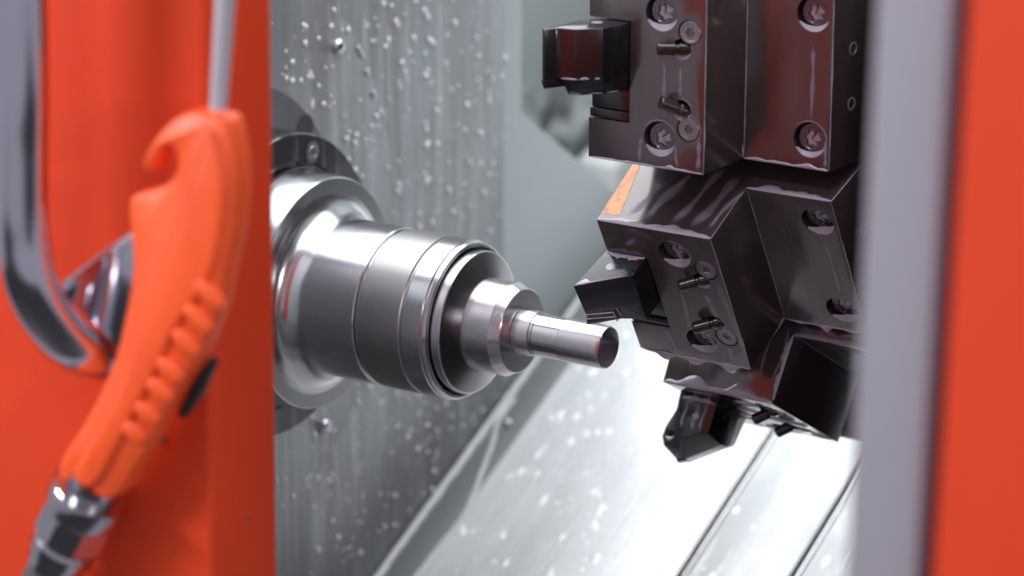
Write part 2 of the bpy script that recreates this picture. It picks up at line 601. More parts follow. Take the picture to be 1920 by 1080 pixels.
# ---------------------------------------------------------------- spindle and turned part
sp = tag(empty('spindle_nose', (XW * K, 0, 0)), 'bright steel spindle nose with flange sticking out of the wet wall', 'spindle')
def lathe_obj(name, prof, m, parent, x_off=XW, smooth=10, seg=160):
    b_ = bmesh.new()
    lathe_x(b_, [(x - x_off, r) for x, r in prof], seg)
    return mesh(name, b_, m, parent, smooth)
lathe_obj('housing_disc', [(-268, 0), (-268, 113.4), (-258.8, 114.4), (-258, 113.6), (-258, 20)], M_plate, sp)
ring = lathe_obj('clamp_ring', [(-258.5, 88), (-258, 90.2), (-219.2, 90.2), (-218, 89.2), (-218, 74), (-220, 73), (-222, 60)], M_ring, sp)
lathe_obj('flange', [(-222, 40), (-222, 70), (-215.2, 70.9), (-214, 70.9), (-213.4, 69.2), (-212, 69.2), (-211.5, 70.6), (-193, 68.6), (-190.8, 68.2), (-190, 67.4)], M_body, sp)
lathe_obj('flange_face', [(-190, 67.4), (-190, 50)], M_dimface, sp)
fil = [(-190.2, 61)]
for i in range(13):
    t = i / 12 * PI / 2
    fil.append((-190 + 16 * (1 - math.cos(t)), 59.5 - 13.5 * math.sin(t)))
body = fil + [(-140.2, 46.0), (-139.4, 45.4), (-138.8, 44.2), (-137.6, 44.2)]
lathe_obj('collet_body', body, M_body, sp)
lathe_obj('matte_band', [(-137.6, 44.2), (-137.2, 45.3), (-136.6, 45.7), (-109.6, 45.7), (-109, 44.9), (-107.8, 44.9)], M_band, sp)
lathe_obj('clamping_collar', [(-107.8, 44.9), (-107.2, 45.6), (-106.6, 45.9), (-95, 45.9), (-94.4, 45.3), (-93.8, 45.6), (-93, 45.6), (-91.4, 44.6), (-91, 44), (-91, 42.6), (-93.5, 42.2)], M_body, sp)
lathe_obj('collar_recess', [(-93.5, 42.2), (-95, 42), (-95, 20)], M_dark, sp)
def socket_bolt(bm, p, n, up, r, depth_head=2.0, sock=.5, seg=48):
    """torx socket head: p = centre of its top, n = outward normal"""
    n = Vector(n).normalized(); u = Vector(up).normalized(); v = n.cross(u)
    def ringv(fr, h):
        return [bm.verts.new((Vector(p) + (u * math.cos(2 * PI * i / seg) + v * math.sin(2 * PI * i / seg)) * fr(2 * PI * i / seg) + n * h) * K) for i in range(seg)]
    star = lambda t: r * sock * (1 + .13 * math.cos(6 * t))
    rs = [ringv(lambda t: r, -depth_head), ringv(lambda t: r, -.5), ringv(lambda t: r - .5, 0), ringv(lambda t: r * .74, .0), ringv(lambda t: r * .70, -.25), ringv(lambda t: star(t) * 1.08, -.25), ringv(star, -.6), ringv(lambda t: star(t) * .96, -1.6)]
    for a, b in zip(rs, rs[1:]):
        for i in range(seg):
            j = (i + 1) % seg
            bm.faces.new((a[i], a[j], b[j], b[i]))
    f = bm.faces.new(rs[-1])
    f.material_index = 1
    return bm
b_ = bmesh.new()
cyl(b_, (-217.95 - XW, 28, 74.5), (1, 0, 0), 6.4, .5, 32)
mesh('bolt_recess', b_, M_plate, ring)
for ang in (69.4, 9.4, 129.4, 189.4, 249.4, 309.4):
    y, z = 79.6 * math.cos(math.radians(ang)), 79.6 * math.sin(math.radians(ang))
    b_ = bmesh.new()
    socket_bolt(b_, (-216.6 - XW, y, z), (1, 0, 0), (0, 0, 1), 4.2, 1.6)
    o = mesh('ring_bolt', b_, M_disc, ring)
    o.data.materials.append(M_sock)
for ang in (43.4, 103.4):
    y, z = 106 * math.cos(math.radians(ang)), 106 * math.sin(math.radians(ang))
    b_ = bmesh.new()
    cyl(b_, (-258.2 - XW, y, z), (1, 0, 0), 8.5, .5, 32)
    mesh('bolt_well', b_, M_black, sp)

wp = tag(empty('turned_part', (-95 * K, 0, 0)), 'stepped turned steel part with thin pin held in the spindle nose', 'workpiece')
def part(name, prof, m):
    return lathe_obj(name, prof, m, wp, -95)
part('shoulder_disc', [(-95, 39), (-95, 41.2), (-85.6, 41.0), (-84.9, 40.6), (-84.6, 39.9)], M_part)
part('shoulder_cone', [(-84.6, 39.9), (-80.0, 27.2), (-79.8, 26)], M_dimface)
part('step', [(-80.5, 26), (-80, 26.7), (-62.3, 26.7), (-61.6, 26.3), (-56.6, 23.9), (-56.2, 23.5), (-56.2, 12)], M_part)
part('pin_root', [(-56.4, 12.4), (-56, 13.4), (-55, 13.5), (-47.6, 12.9), (-45.6, 12.5), (-45.2, 11.9), (-44.6, 11.9)], M_part)
part('pin_journal', [(-44.6, 11.9), (-44.2, 12.3), (-43.6, 12.3), (-43.3, 11.9), (-27.2, 11.9)], M_pol)
part('pin_end', [(-27.2, 11.9), (-26.9, 12.15), (-2.2, 12.1), (-1.6, 12.0), (-.4, 11.7), (0, 11.2), (0, 0)], M_part)

# ---------------------------------------------------------------- tool turret: twelve-station drum, four stations in view
AX = Vector((0, 223.11, 165.52))
RA, RB, RC = 258.87, 219.12, 191.5
S0, S1 = -51.6, 47.9
tur = tag(empty('tool_turret', AX * K), 'black wet tool turret with stepped bolted tool blocks', 'turret')
L = lambda x, r, s: Vector((x, -r, -s))     # station frame -> turret frame (unrotated)
b_ = bmesh.new()
poly = []
for i in range(12):
    t = math.radians(15 + 30 * i)
    poly.append((183 / math.cos(math.radians(15)) * math.cos(t), 183 / math.cos(math.radians(15)) * math.sin(t)))
prism(b_, poly, (9, 131), lambda a, b, e: (e, a, b))
lathe_x(b_, [(131, 0), (131, 150), (175, 150), (175, 120), (230, 120), (230, 0)], 64)
mesh('turret_drum', b_, M_oxide, tur)

b_ = bmesh.new()
prism(b_, [(-150, -255), (150, -115), (260, 300), (60, 380), (-120, 330), (-190, 160), (-190, -120)], (146, 420), lambda a, b, e: (e, a, b))
bev(b_, 4)
mesh('unseen_housing', b_, M_chip, tur)  # hidden dark mass, added to block bright reflections in the turret steps

# one tool block with its counterbores and tool slot
b_ = bmesh.new()
prof = [(7, 150), (7, RA), (76.4, RA), (78.6, RB), (128.8, RB), (133.2, RC), (133.2, 150)]
prism(b_, prof, (S0, S1), lambda x, r, s: L(x, r, s))
bev(b_, .55, 2)
blk = mesh('tool_block', b_, M_oxide, None)
AB = [(50.2, -34.4), (50.0, 32.3)]
BB = [(117.1, -34.4), (117.0, 32.4)]
DS = [(66.9, -26.2), (66.9, 25.0)]
HO = [(62.1, -16.9), (62.6, 15.4)]
N0 = Vector((0, -1, 0))
cb = bmesh.new()
for (x, s), r in [(c, RA) for c in AB] + [(c, RB) for c in BB]:
    cyl(cb, L(x, r + 3, s), -N0, 9.4, 13.5, 48)
boolean(blk, cb)
cb = bmesh.new()
for x, s in DS:
    cyl(cb, L(x, RA + 3, s), -N0, 6.9, 4.2, 40)
boolean(blk, cb)
cb = bmesh.new()
for x, s in HO:
    cyl(cb, L(x, RA + 3, s), -N0, 5.6, 13, 40)
boolean(blk, cb)
cb = bmesh.new()
prism(cb, [(-1, -28.2), (31.9, -28.2), (31.9, 26.2), (-1, 26.2)], (RA - 19, RA + 4), lambda x, s, r: L(x, r, s))
boolean(blk, cb)
blk_me = blk.data

def crescent(bm, x, s, r, R, depth, spread=1.15, thick=3.2, tilt=0.0):
    """coolant caught in the lower side of a counterbore"""
    n = 22
    outer, inner = [], []
    for i in range(n + 1):
        t = -PI / 2 + tilt + (i / n * 2 - 1) * spread
        c = math.cos((i / n * 2 - 1) * PI / 2) ** .8
        outer.append(bm.verts.new(L(x + R * math.cos(t), r - .25, s - R * math.sin(t)) * K))
        rr = R - .25 - thick * c
        inner.append(bm.verts.new(L(x + rr * math.cos(t), r - .25 - depth * (.35 + .65 * c), s - rr * math.sin(t)) * K))
    for i in range(n):
        bm.faces.new((outer[i], outer[i + 1], inner[i + 1], inner[i]))
    return bm

# shared small-piece meshes
def me_of(name, bm, m, sm=35):
    o = mesh(name, bm, m, None, sm)
    d = o.data
    bpy.data.objects.remove(o)
    return d
b_ = bmesh.new(); socket_bolt(b_, (0, 0, 0), N0, (0, 0, 1), 8.3, 5.5); me_bolt = me_of('socket_bolt', b_, M_bolt); me_bolt.materials.append(M_sock)
b_ = bmesh.new(); socket_bolt(b_, (0, 0, 0), N0, (0, 0, 1), 6.35, 1.6, .36); me_plug = me_of('plug_screw', b_, M_disc); me_plug.materials.append(M_fluid)
def nozzle_me(name, d, m, r=3.3, ln=13.5):
    b = bmesh.new()
    d = Vector(d).normalized()
    u = d.orthogonal().normalized(); v = d.cross(u)
    prof = [(-5, r * 1.05), (1.5, r * 1.05), (2.2, r * .8), (3.6, r * .8), (4.2, r), (ln - 1, r), (ln - .3, r * .85), (ln, r * .55), (ln, .3)]
    rings = [[b.verts.new((d * h + (u * math.cos(2 * PI * i / 24) + v * math.sin(2 * PI * i / 24)) * q) * K) for i in range(24)] for h, q in prof]
    for a, c in zip(rings, rings[1:]):
        for i in range(24):
            j = (i + 1) % 24
            b.faces.new((a[i], a[j], c[j], c[i]))
    b.faces.new(rings[0]); b.faces.new(rings[-1])
    return me_of(name, b, m)
me_noz_a = nozzle_me('coolant_nozzle', (-.80, -.58, .02), M_nozzle)
me_noz_b = nozzle_me('coolant_nozzle', (-.62, -.62, .36), M_noz_br)
b_ = bmesh.new()
for sgn in (-1, 1):
    pass
lathe_x(b_, [(-1, 3.6), (.35, 3.6), (.5, 3.2), (.4, 2.6), (-.8, 2.4), (-.8, 0)], 28)
me_side = me_of('side_plug', b_, M_lip)
b_ = bmesh.new()
prism(b_, [(7.4, 20.6), (31.4, 20.9), (31.4, 25.9), (7.4, 25.6)], (RA - 18, RA - .6), lambda x, s, r: L(x, r, s)); bev(b_, .5)
me_wedge = me_of('clamp_wedge', b_, M_tool)

def child(name, me, parent, loc=(0, 0, 0)):
    o = bpy.data.objects.new(name, me)
    COL.objects.link(o)
    o.parent = parent
    o.location = Vector(loc) * K
    return o

def drip_profile(n, base, bumps):
    """width along an edge: base plus gaussian bumps (pos, width, height)"""
    out = []
    for i in range(n):
        t = i / (n - 1)
        w = base * (1 + .25 * math.sin(17 * t + base) + .15 * math.sin(41 * t))
        for p, s_, h in bumps:
            w += h * math.exp(-((t - p) / s_) ** 2)
        out.append(w * min(1, 6 * t + .15, 6 * (1 - t) + .15))
    return out

def edge_bead(parent, p0, p1, across, out, base, bumps, h=.9, back=.5, name='coolant_bead', m=None, n=90):
    b = bmesh.new()
    p0, p1 = Vector(p0), Vector(p1)
    pts = [p0.lerp(p1, i / (n - 1)) for i in range(n)]
    w = drip_profile(n, base, bumps)
    ribbon(b, pts, across, out, [min(back, .3 + x * .2) for x in w], w, [min(h, .25 + x * .25) for x in w], 7)
    return mesh(name, b, m or M_fluid, parent, 80)

def streak(parent, x0, s0, x1, s1, r, w, wiggle=.6, m=None, taper=True, name='coolant_streak'):
    b = bmesh.new()
    n = 28
    pts, ws = [], []
    ph = random.random() * 6
    for i in range(n):
        t = i / (n - 1)
        pts.append(L(x0 + (x1 - x0) * t + wiggle * math.sin(4 * t + ph) * t, r, s0 + (s1 - s0) * t))
        ws.append(1.7 * w * (.55 + .45 * math.sin(7 * t + ph) ** 2) * (min(1, 5 * t + .2) * min(1, 5 * (1 - t) + .3) if taper else 1))
    ribbon(b, pts, (1, 0, 0), N0, ws, ws, [.14 + .05 * q for q in ws], 5)
    return mesh(name, b, m or M_film, parent, 80)

blocks = []
STN = [0.0, 30.0, 60.0, 90.0]
for k, a in enumerate(STN):
    o = blk if k == 0 else child('tool_block', blk_me, tur)
    o.parent = tur
    o.rotation_euler = (math.radians(a), 0, 0)
    blocks.append(o)
    for x, s in AB:
        child('socket_bolt', me_bolt, o, L(x, RA - 3.6, s)).rotation_euler = (0, random.uniform(0, 1), 0)
    for x, s in BB:
        child('socket_bolt', me_bolt, o, L(x, RB - 3.6, s)).rotation_euler = (0, random.uniform(0, 1), 0)
    for x, s in DS:
        child('plug_screw', me_plug, o, L(x, RA - .15, s)).rotation_euler = (0, random.uniform(0, 1), 0)
    child('coolant_nozzle', me_noz_a, o, L(*((HO[0][0],) + (RA - 1.5, HO[0][1]))))
    child('coolant_nozzle', me_noz_b if k == 0 else me_noz_a, o, L(HO[1][0], RA - 1.5, HO[1][1]))
    for s in (-14.5, 14.8):
        q = child('side_plug', me_side, o, L(131.4, 201, s))
        q.rotation_euler = (0, 0, -.158)
    child('clamp_wedge', me_wedge, o)
    pools = [(x, s, RA, 9.35, 1.9, 1.25, 3.0 if k == 0 else 4.2, .12 if k == 0 else .25) for x, s in AB]
    pools += [(x, s, RB, 9.35, 1.9, 1.15, 2.4 if k == 0 else 4.0, .1 if k == 0 else .25) for x, s in BB]
    pools += [(x, s, RA, 5.55, 1.4, 1.3, 2.2) for x, s in HO]
    for pl in pools:
        b_ = bmesh.new()
        crescent(b_, *pl)
        mesh('coolant_pool', b_, M_fluid, o, 60)

b1, b2, b3, b4 = blocks
# station 1: thin wet rim along the lower edges, streaks running from the bolts
T0 = Vector((0, 0, -1))
edge_bead(b1, L(8, RA, S1 - .4), L(76, RA, S1 - .4), (0, 0, 1), N0, .7, [(.71, .03, 1.6), (.98, .03, .8)], .5, .4)
edge_bead(b1, L(79, RB, S1 - .4), L(128, RB, S1 - .4), (0, 0, 1), N0, 1.1, [(.75, .06, 1.2), (.12, .1, .8), (.97, .05, 1.5)], .5, .4)
edge_bead(b1, L(78.3, RB + .4, S1 - 1), L(77.8, RB + 5, 12), (1, 0, 0), (.2, -1, 0), .3, [(.0, .12, 1.6)], .4, .3)
streak(b1, 39.5, 32, 37.5, 47, RA, 1.1)
streak(b1, 59.6, 34, 60.5, 47, RA, .8)
streak(b1, 73.5, 28, 72.6, 47, RA, 1.2)
streak(b1, 52.2, -12, 52.5, 22, RA, 1.0, .3)
streak(b1, 61.8, -10, 62.2, 10, RA, .9, .3)
streak(b1, 117.5, -20, 118, 23, RB, 1.1, .5)
streak(b1, 126.5, 30, 125.9, 47, RB, 1.0)
# ring-shaped wet rims round the lower counterbores
def rim(parent, x, s, r, R, t0, t1, w):
    b = bmesh.new()
    lay = b.verts.layers.float.new('fade')
    n = 30
    rows = []
    for i in range(n + 1):
        t = t0 + (t1 - t0) * i / n
        row = []
        for kk in range(5):
            q = R + w * (kk / 4)
            vv = b.verts.new(L(x + q * math.cos(t), r + .03 + .22 * math.sin(PI * kk / 4), s - q * math.sin(t)) * K)
            vv[lay] = math.sin(PI * kk / 4) * min(1, i / 6) * min(1, (n - i) / 6)
            row.append(vv)
        rows.append(row)
    for p, q in zip(rows, rows[1:]):
        for kk in range(4):
            b.faces.new((p[kk], p[kk + 1], q[kk + 1], q[kk]))
    return mesh('coolant_rim', b, M_film, parent, 80)
rim(b1, *AB[1], RA, 9.5, .1, PI - .1, 1.3)
rim(b1, *BB[1], RB, 9.5, -.3, PI * .8, 1.2)
rim(b1, *DS[1], RA, 7.0, -1.2, 1.9, .9)
rim(b1, *HO[1], RA, 5.7, .2, 1.9, 1.0)
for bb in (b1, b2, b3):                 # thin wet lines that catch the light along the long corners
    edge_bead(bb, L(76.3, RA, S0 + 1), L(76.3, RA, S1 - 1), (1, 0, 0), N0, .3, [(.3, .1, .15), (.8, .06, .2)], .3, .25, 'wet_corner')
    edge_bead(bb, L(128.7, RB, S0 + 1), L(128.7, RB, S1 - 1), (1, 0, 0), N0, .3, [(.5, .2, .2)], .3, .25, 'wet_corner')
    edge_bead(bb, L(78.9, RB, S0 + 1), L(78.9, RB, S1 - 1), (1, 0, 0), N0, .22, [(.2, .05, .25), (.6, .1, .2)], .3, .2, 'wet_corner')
# station 2
edge_bead(b2, L(7.4, RA - .4, S0), L(76, RA - .4, S0), (0, 1, 0), (0, 0, 1), 3.4, [(.1, .1, .6), (.7, .2, .8)], .9, .6)
edge_bead(b2, L(79, RB - .4, S0), L(128.4, RB - .4, S0), (0, 1, 0), (0, 0, 1), 2.4, [(.25, .1, 2.4), (.55, .12, 1.2), (.85, .1, .8)], .9, .6)
edge_bead(b2, L(9, RA - .3, S1), L(76, RA - .3, S1), (0, 0, -1), N0, 1.0, [(.05, .05, 1), (.2, .065, 5.2), (.48, .075, 4.6), (.8, .07, 5.6), (.98, .04, 1.5)], 1.6, 1.8)
edge_bead(b2, L(79, RB - .3, S1), L(128, RB - .3, S1), (0, 0, -1), N0, .9, [(.5, .06, 4.2), (.18, .09, 1.2), (.85, .1, .8)], 1.4, 1.6)
edge_bead(b2, L(78.6, RB + .2, S1), L(77.6, RB + 14, S1 - .2), (0, 0, 1), (1, -.1, 0), .3, [(0, .25, 3.0)], .5, .3)
streak(b2, 61.8, -10, 64.5, 12, RA, 1.7, .5)
streak(b2, 66, 32, 68, 47, RA, 2.0, .5)
streak(b2, 52, -40, 56, -28, RA, 1.6, .4)
streak(b2, 47, -8, 46, 25, RA, 1.4, 1.)
streak(b2, 56, 24, 58, 40, RA, 1.5, .8)
streak(b2, 28.5, 27, 31.5, 46, RA, 1.9, .8)
streak(b2, 118, -22, 119.5, 22, RB, 1.2, .5)
rim(b2, *AB[0], RA, 9.5, -.4, PI * .6, 1.4)
rim(b2, *AB[1], RA, 9.5, .5, PI * 1.2, 1.5)
for x0, r0, ln, w in ((34, 254, 42, 5.0), (50, 254, 50, 3.6), (62, 254, 44, 4.6), (24, 253, 30, 4.0), (71, 253, 34, 2.6)):      # runs on the upper end face
    b_ = bmesh.new()
    pts = [Vector((x0 + .22 * ln * i / 20 + .8 * math.sin(i * .3 + x0), -(r0 - ln * i / 20), -S0)) for i in range(21)]
    ws = [w * (.75 + .25 * math.sin(i * .5 + x0)) for i in range(21)]
    ribbon(b_, pts, (1, 0, 0), (0, 0, 1), ws, ws, [.12] * 21, 8)
    mesh('coolant_run', b_, M_film, b2, 80)
# an orange reflection coloured in as a strip on the outer corner of station 2's end face
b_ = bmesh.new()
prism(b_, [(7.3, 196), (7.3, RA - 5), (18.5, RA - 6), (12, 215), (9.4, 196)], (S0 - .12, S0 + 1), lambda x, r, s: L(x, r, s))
mesh('reflection_strip', b_, M_reflect, b2)
# station 3
edge_bead(b3, L(7.4, RA - .4, S0), L(76, RA - .4, S0), (0, 1, 0), (0, 0, 1), 2.6, [(.04, .05, 2), (.27, .09, 4.0), (.72, .11, 4.2), (.95, .1, .8)], 1.1, .8)
edge_bead(b3, L(78.5, RB - .4, S0), L(129, RB - .4, S0), (0, 1, 0), (0, 0, 1), 2.6, [(.1, .1, 1.2), (.5, .2, .8)], .9, .6)
edge_bead(b3, L(78.6, RB, S0), L(76.6, RA - 2, S0), (-1, 0, 0), (0, 0, 1), 2.2, [(.2, .2, 1.0)], .7, .4)
for x0, r0, ln in ((20, 251, 30), (38, 252, 26), (52, 250, 34), (66, 252, 48), (74, 250, 40), (90, 214, 22), (108, 214, 20)):
    b_ = bmesh.new()
    pts = [Vector((x0 + 1.5 * math.sin(i * .25 + x0), -(r0 - ln * i / 20), -S0)) for i in range(21)]
    ws = [2.0 * math.sin(PI * (i + 1) / 23) * (.7 + .3 * math.sin(i * .7 + x0)) for i in range(21)]
    ribbon(b_, pts, (1, 0, 0), (0, 0, 1), ws, ws, [.16] * 21, 5)
    mesh('coolant_run', b_, M_film, b3, 80)
for i, (x, s) in enumerate(((30, 10), (42, -8), (55, 5), (20, -15), (58, 28), (70, 38), (40, 38), (66, 8))):
    b_ = bmesh.new()
    dome(b_, L(x, RA, s), N0, 4.5, 1.2, 18, ((1, 0, 0), 1.6))
    mesh('hanging_drop', b_, M_fluid, b3, 80)

edge_bead(b4, L(7.4, RA - .4, S0), L(76, RA - .4, S0), (0, 1, 0), (0, 0, 1), 2.0, [(.3, .1, 2.0), (.62, .08, 2.6), (.9, .1, 1.5)], 1.0, .7)

# ---------------------------------------------------------------- cutting tools clamped in the stations
def tool(name_label, a):
    t = empty('cutting_tool', AX * K, math.radians(a))
    return tag(t, name_label, 'tool holder', 'cutting tools in the turret')
def tprism(poly, s0, s1, m, name, parent, b=.5, bot=None):
    bm = bmesh.new()
    prism(bm, poly, (s0, s1), lambda x, r, s: L(x, r, s))
    if bot:                                    # shift lower vertices: {index: (dx, dr, ds)}
        n = len(poly)
        bm.verts.ensure_lookup_table()
        for i, (dx, dr, ds) in bot.items():
            bm.verts[n + i].co += Vector((dx, -dr, -ds)) * K
    if b:
        bev(bm, b, 2, ang=12)
    return mesh(name, bm, m, parent)

# station 1: faceted holder, cutting edge low on its left
t1 = tool('faceted black tool holder with insert, highest of the three tools', 0)
tprism([(8.2, 242), (31.4, 242), (31.4, 260), (31.4, 268), (27, 279), (16.3, 288.6), (7.5, 290.2), (6.4, 291), (3.2, 297.4), (1.2, 296.5), (4, 276), (8.2, 259)], -27.6, -1.0, M_tool, 'holder_body', t1, .45)
tprism([(8.2, 242), (31.2, 242), (31.2, 259), (31.0, 268), (26.6, 278), (16.3, 287.6), (8.4, 289.4), (5.0, 283), (5.2, 276), (8.2, 259)], -.95, 8.6, M_tool, 'holder_underside', t1, .4,
       {3: (-1, -5, 0), 4: (-1.5, -6, 0), 5: (-1.2, -6.5, .3), 6: (0, -7, .3), 7: (2, -6, -1), 8: (2, -3, -1)})
tprism([(8, 286), (3.6, 297.6), (.8, 297.2), (3.2, 283)], -.9, 4.2, M_carb, 'cutting_insert', t1, .3, {0: (.6, -1.5, 0), 1: (.8, -2.5, -.6), 2: (.6, -2, 0), 3: (.6, -1, 0)})
tprism([(8.2, 242), (31.3, 242), (31.3, 257.6), (8.2, 257.6)], 8.8, 20.3, M_tool, 'shank', t1, .4)
b_ = bmesh.new(); cyl(b_, L(17, 268, -27.3), (0, 0, 1), 3.1, .35, 28); mesh('oil_port', b_, M_fluid, t1)
def facet_bead(corners, u0, u1, s_, up_, dn, h, name):
    C_ = [Vector((x, r)) for x, r in corners]
    ln = [(b - a).length for a, b in zip(C_, C_[1:])]
    tot = sum(ln)
    def at(t):
        d = t * tot
        for a, b, l in zip(C_, C_[1:], ln):
            if d <= l or b is C_[-1]:
                return a.lerp(b, min(1, d / l))
            d -= l
    n = 24
    q = [at(u0 + (u1 - u0) * i / (n - 1)) for i in range(n)]
    env = [math.sin(PI * (i + .5) / n) ** .6 for i in range(n)]
    b = bmesh.new()
    ribbon(b, [L(p.x, p.y, s_) for p in q], (0, 0, 1), (-.1, -1, 0), [dn * e for e in env], [up_ * e for e in env], [h * e for e in env])
    return mesh(name, b, M_fluid, t1, 80)
fc = [(7.5, 290.2), (16.3, 288.7), (27, 279.1), (31.4, 268.2)]
for a, b, u_ in ((.03, .30, .8), (.32, .47, 1.2), (.55, .63, .7)):
    facet_bead(fc, a, b, -1.1, u_, .3, .4, 'coolant_bead')
fl = [(8.4, 283.0), (15.1, 281.6), (25.1, 272.6), (30, 263.5)]
for a, b, u_ in ((.04, .28, .9), (.36, .62, .9), (.70, .93, 1.3)):
    facet_bead(fl, a, b, 7.9, u_, .3, .4, 'coolant_drip')

# station 2: square holder right above the pin
t2 = tool('black wedge-shaped tool holder with insert just above the pin', 30)
tprism([(8, 242), (31.2, 242), (31.2, 258.8), (29.6, 272.8), (.8, 287.6), (6.2, 259)], -28.0, 5.2, M_tool, 'holder_body', t2, .4, {4: (1.8, 0, -9.0), 3: (0, 0, .4), 5: (0, 0, -1)})
tprism([(8, 242), (31.2, 242), (31.2, 257.2), (8.0, 257.2)], 5.4, 20.3, M_tool, 'shank', t2, .4)
tprism([(2.2, 286.4), (17.6, 279.6), (17.2, 276.5), (4.4, 281)], -6.2, 1.4, M_carb, 'cutting_insert', t2, .3, {0: (-1.4, 1.6, 0), 3: (0, 0, 0)})
b_ = bmesh.new()
for p, q in ((( 2.0, 287.7, -6.6), (15.6, 280.8, -4.6)), ((15.6, 280.8, -4.6), (16.0, 280.6, 2.0)), ((2.4, 287.6, -3.4), (15.2, 281, -1.4))):
    tube(b_, [L(*p), L(*q)], .45, 8)
mesh('wet_outline', b_, M_fluid, t2, 80)
b_ = bmesh.new(); cyl(b_, L(14.5, 269.3, -27.8), (0, 0, 1), 2.6, .35, 28); mesh('oil_port', b_, M_fluid, t2)
edge_bead(t2, L(7, 259.2, -28.1), L(30.8, 259.2, -28.1), (0, -1, 0), (0, 0, 1), 2.3, [(.5, .4, .5)], .8, .3)
edge_bead(t2, L(1.4, 286.8, -28.05), L(28, 273.2, -28.05), (0, 1, 0), (0, 0, 1), .5, [(.05, .17, 5.0)], .35, .2)
b_ = bmesh.new()
ribbon(b_, [L(17.6 + .12 * i, 279.3 - .05 * i, -6.4 + .7 * i) for i in range(9)], (1, -.5, 0), (-.4, -1, 0), [.9 * math.sin(PI * (i + .5) / 9) for i in range(9)], [.9 * math.sin(PI * (i + .5) / 9) for i in range(9)], [.4] * 9)
mesh('coolant_drip', b_, M_fluid, t2, 80)

# station 3: holder with a rounded lug and a hole, hanging below
t3 = tool('dark tool holder with round hole in its lug hanging over white bed', 60)
b_ = bmesh.new()
sect = [(-27.0, [(31.5, 242), (31.5, 256), (30.5, 278.8), (14.2, 285.4), (12.4, 279.4), (10.6, 273.2), (8.6, 266.8), (7.0, 261), (7, 242)]),
        (-9.0, [(31.5, 242), (31.5, 257), (31.6, 281.6), (8.4, 296.2), (-4.0, 288.6), (-6.4, 283.8), (-5.8, 277.8), (-1.8, 269.8), (7, 242)]),
        (3.0, [(31.5, 242), (31.5, 257), (30.6, 280.6), (8.6, 294.0), (-2.4, 287), (-4.6, 283), (-4, 277), (-.5, 269), (8, 242)]),
        (15.8, [(31.5, 242), (31.5, 257), (27.6, 277.6), (14, 284), (10, 282), (9, 280), (8.6, 275), (8.2, 266), (8, 242)])]
rows = [[b_.verts.new(L(x, r, s_) * K) for x, r in pl] for s_, pl in sect]
for a, b in zip(rows, rows[1:]):
    for i in range(len(a)):
        j = (i + 1) % len(a)
        b_.faces.new((a[i], a[j], b[j], b[i]))
b_.faces.new(rows[0]); b_.faces.new(rows[-1])
bev(b_, .5, 2, ang=14)
mesh('holder_body', b_, M_tool, t3)
tprism([(8, 242), (31.2, 242), (31.2, 257.2), (8.0, 257.2)], 16.2, 20.3, M_tool, 'shank', t3, .4)
hn = Vector((-.62, -.14, .77)).normalized()
hp = L(1.6, 281.2, -15.6) + hn * 1.8
b_ = bmesh.new(); cyl(b_, hp - hn * 1.0, hn, 2.3, 1.6, 28); mesh('lug_hole', b_, M_black, t3)
tprism([(5.6, 290.6), (7.6, 296.6), (11.4, 294.8), (13, 290)], -10.4, -5.5, M_tool, 'cutting_insert', t3, .3)
b_ = bmesh.new(); cyl(b_, L(20.3, 270.7, -26.9), (0, 0, 1), 2.0, .35, 28); mesh('oil_port', b_, M_fluid, t3)
b_ = bmesh.new()
ribbon(b_, [L(3.8 + .55 * i, 285.2 + 1.6 * math.sin(PI * i / 10) - .1 * i, -24.5) for i in range(11)], (0, 1, 0), (0, 0, 1), [1.2 * math.sin(PI * (i + .5) / 11) for i in range(11)], [1.2 * math.sin(PI * (i + .5) / 11) for i in range(11)], [.5] * 11)
mesh('coolant_drip', b_, M_fluid, t3, 80)
for x0, w in ((13, 1.6), (20, 2.2), (25, 1.2)):
    b_ = bmesh.new()
    pts = [L(x0 + .5 * math.sin(i * .4), 262 + i * 1.0, -27) for i in range(19)]
    ws = [w * math.sin(PI * (i + 1) / 21) ** .5 for i in range(19)]
    ribbon(b_, pts, (1, 0, 0), (0, 0, 1), ws, ws, [.15] * 19, 5)
    mesh('coolant_run', b_, M_film, t3, 80)
edge_bead(t3, L(9, 262, -27.05), L(30, 262, -27.05), (0, 1, 0), (0, 0, 1), 1.6, [(.4, .2, .8), (.8, .1, .7)], .5, .3)

# ---------------------------------------------------------------- red door on the left with its chrome pull handle
DX, DYF, DYB = 16.6, -379.0, -329.0
door = tag(empty('sliding_door', (DX * K, DYF * K, .124)), 'red machine door with chrome pull handle, left of the opening', 'door')
door.rotation_euler = (0, math.radians(.9), 0)
def doorv(x, y, z):
    return (x - DX, y - DYF, z - 124)
b_ = bmesh.new()
prism(b_, [(-620, DYF), (DX, DYF), (DX, DYB), (-620, DYB)], (-420, 640), lambda a, b, e: doorv(a, b, e))
bev(b_, 3.2, 4)
mesh('door_panel', b_, M_red, door)
b_ = bmesh.new()
prism(b_, [(-600, DYB + .2), (-66, DYB + .2), (-66, DYB + 5), (-600, DYB + 5)], (-400, 620), lambda a, b, e: doorv(a, b, e))
bev(b_, 1)
mesh('unseen_liner', b_, M_liner, door)  # unseen grey panel, added and sized so the steel reflects less red
b_ = bmesh.new()
pts = smooth_path([(-47, -420, 700), (-47.5, -420, 560), (-48.3, -420, 270), (-51.0, -420, 196), (-51.5, -420, 160), (-47.5, -418, 133), (-41, -408, 112), (-34, -394, 100), (-26, -376, 92)], 8)
tube(b_, [doorv(p[0] - 1.5, p[1], p[2]) for p in pts], [13.4] * (len(pts) - 12) + [13.4 - .3 * i for i in range(12)], 28, .75)
mesh('pull_handle', b_, M_chrome, door)
b_ = bmesh.new()
